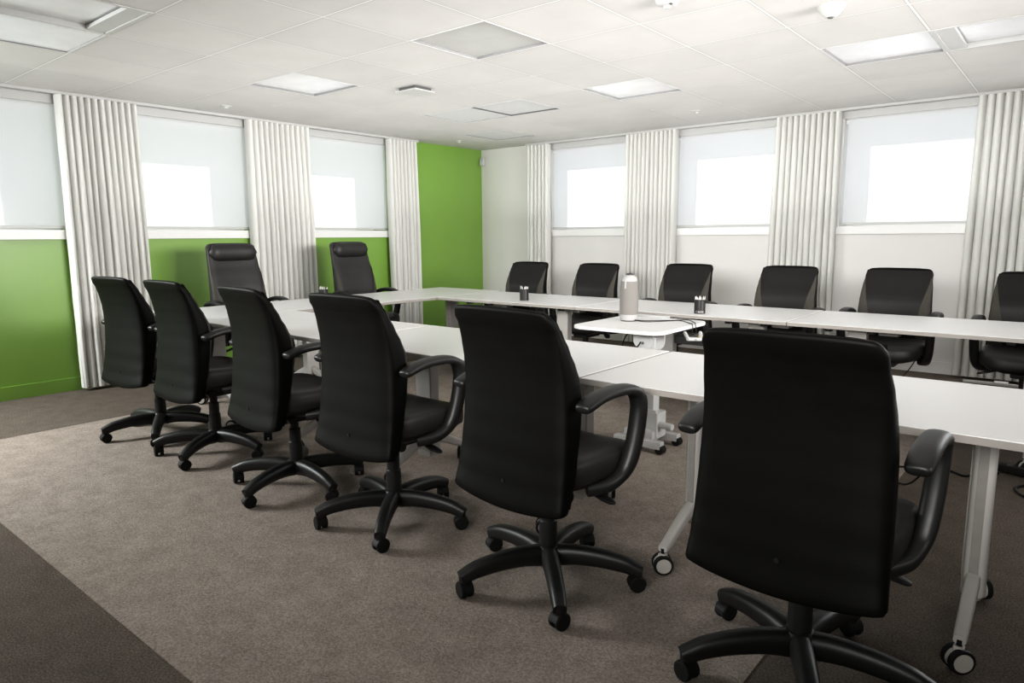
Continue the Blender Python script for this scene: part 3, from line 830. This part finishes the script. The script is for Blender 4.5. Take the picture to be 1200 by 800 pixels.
MB().box((0,0,.014), (.42,.045,.022), .005).obj('bar', 'leg', fb)
MB().box((.06,0,.030), (.10,.055,.014), .004).obj('clip', 'trim', fb)

# ------------------------------------------------------------------ light
w = bpy.data.worlds.new('World'); SC.world = w; w.use_nodes = True
nt = w.node_tree; nt.nodes.clear()
bg = nt.nodes.new('ShaderNodeBackground'); bg.inputs[0].default_value = (.86,.93,1,1); bg.inputs[1].default_value = .8
wo = nt.nodes.new('ShaderNodeOutputWorld'); nt.links.new(bg.outputs[0], wo.inputs[0])
sv = Vector((.74,-1.0,-.895)).normalized()
sl = bpy.data.lights.new('sun', 'SUN'); sl.energy = 5; sl.angle = .006; sl.color = (1,.97,.93)
so = bpy.data.objects.new('sun', sl); COL.objects.link(so); so.rotation_euler = (-sv).to_track_quat('Z', 'Y').to_euler(); so.location = (-3,5,6)

def area(name, loc, target, sx, sy, energy, col=(1,1,1), spread=180):
    a = bpy.data.lights.new(name, 'AREA'); a.shape = 'RECTANGLE'; a.size = sx; a.size_y = sy; a.energy = energy; a.color = col
    a.spread = math.radians(spread)
    o = bpy.data.objects.new(name, a); COL.objects.link(o); o.location = loc
    o.rotation_euler = (Vector(target)-Vector(loc)).to_track_quat('-Z', 'Y').to_euler(); return o
area('added_ceiling_fill', (3.45,-2.75,1.48), (3.45,-2.75,3), 6.0, 4.8, 59, (1,.99,.975))  # added upward fill, unseen from below, brightens ceiling and room
area('added_rear_fill', (5.0,-8.85,1.85), (2.8,-.5,1.25), 5.5, .9, 80, (1,.985,.96), 58)  # added fill behind the camera for the white wall and curtains
area('added_side_fill', (8.6,-3.6,1.75), (0,-2.6,1.75), 4.0, .9, 78, (1,.985,.96), 60)  # added fill by the unseen side wall, brightens the green wall
area('added_left_window_fill', (.12,-7.55,1.85), (2.2,-6.2,0), 1.5, 1.0, 235, (.97,.985,1), 170)  # added lamp imitating an unseen window past the left edge
area('added_right_window_fill', (7.55,-.2,1.85), (6.0,-4.5,.4), 1.5, 1.0, 42, (.97,.985,1), 170)  # added lamp in place of a window out of view at right

# ------------------------------------------------------------------ camera
f, yaw, pitch, roll, cx, cy, cz = 809.73, -.6901758583, -.1507223733, -.0066511085, 6.529829, -7.274422, 1.266
cam = bpy.data.cameras.new('camera'); cam.sensor_width = 36; cam.lens = f/1200*36; cam.clip_start = .05
co = bpy.data.objects.new('camera', cam); COL.objects.link(co)
F = Vector((math.sin(yaw)*math.cos(pitch), math.cos(yaw)*math.cos(pitch), math.sin(pitch)))
Rv = Vector((math.cos(yaw), -math.sin(yaw), 0)); U = Rv.cross(F)
R2 = Rv*math.cos(roll)+U*math.sin(roll); U2 = -Rv*math.sin(roll)+U*math.cos(roll)
mt = Matrix(((R2.x,U2.x,-F.x,cx),(R2.y,U2.y,-F.y,cy),(R2.z,U2.z,-F.z,cz),(0,0,0,1)))
co.matrix_world = mt
SC.camera = co
SC.view_settings.view_transform = 'Standard'
SC.view_settings.look = 'Medium High Contrast'
SC.view_settings.exposure = 0.0
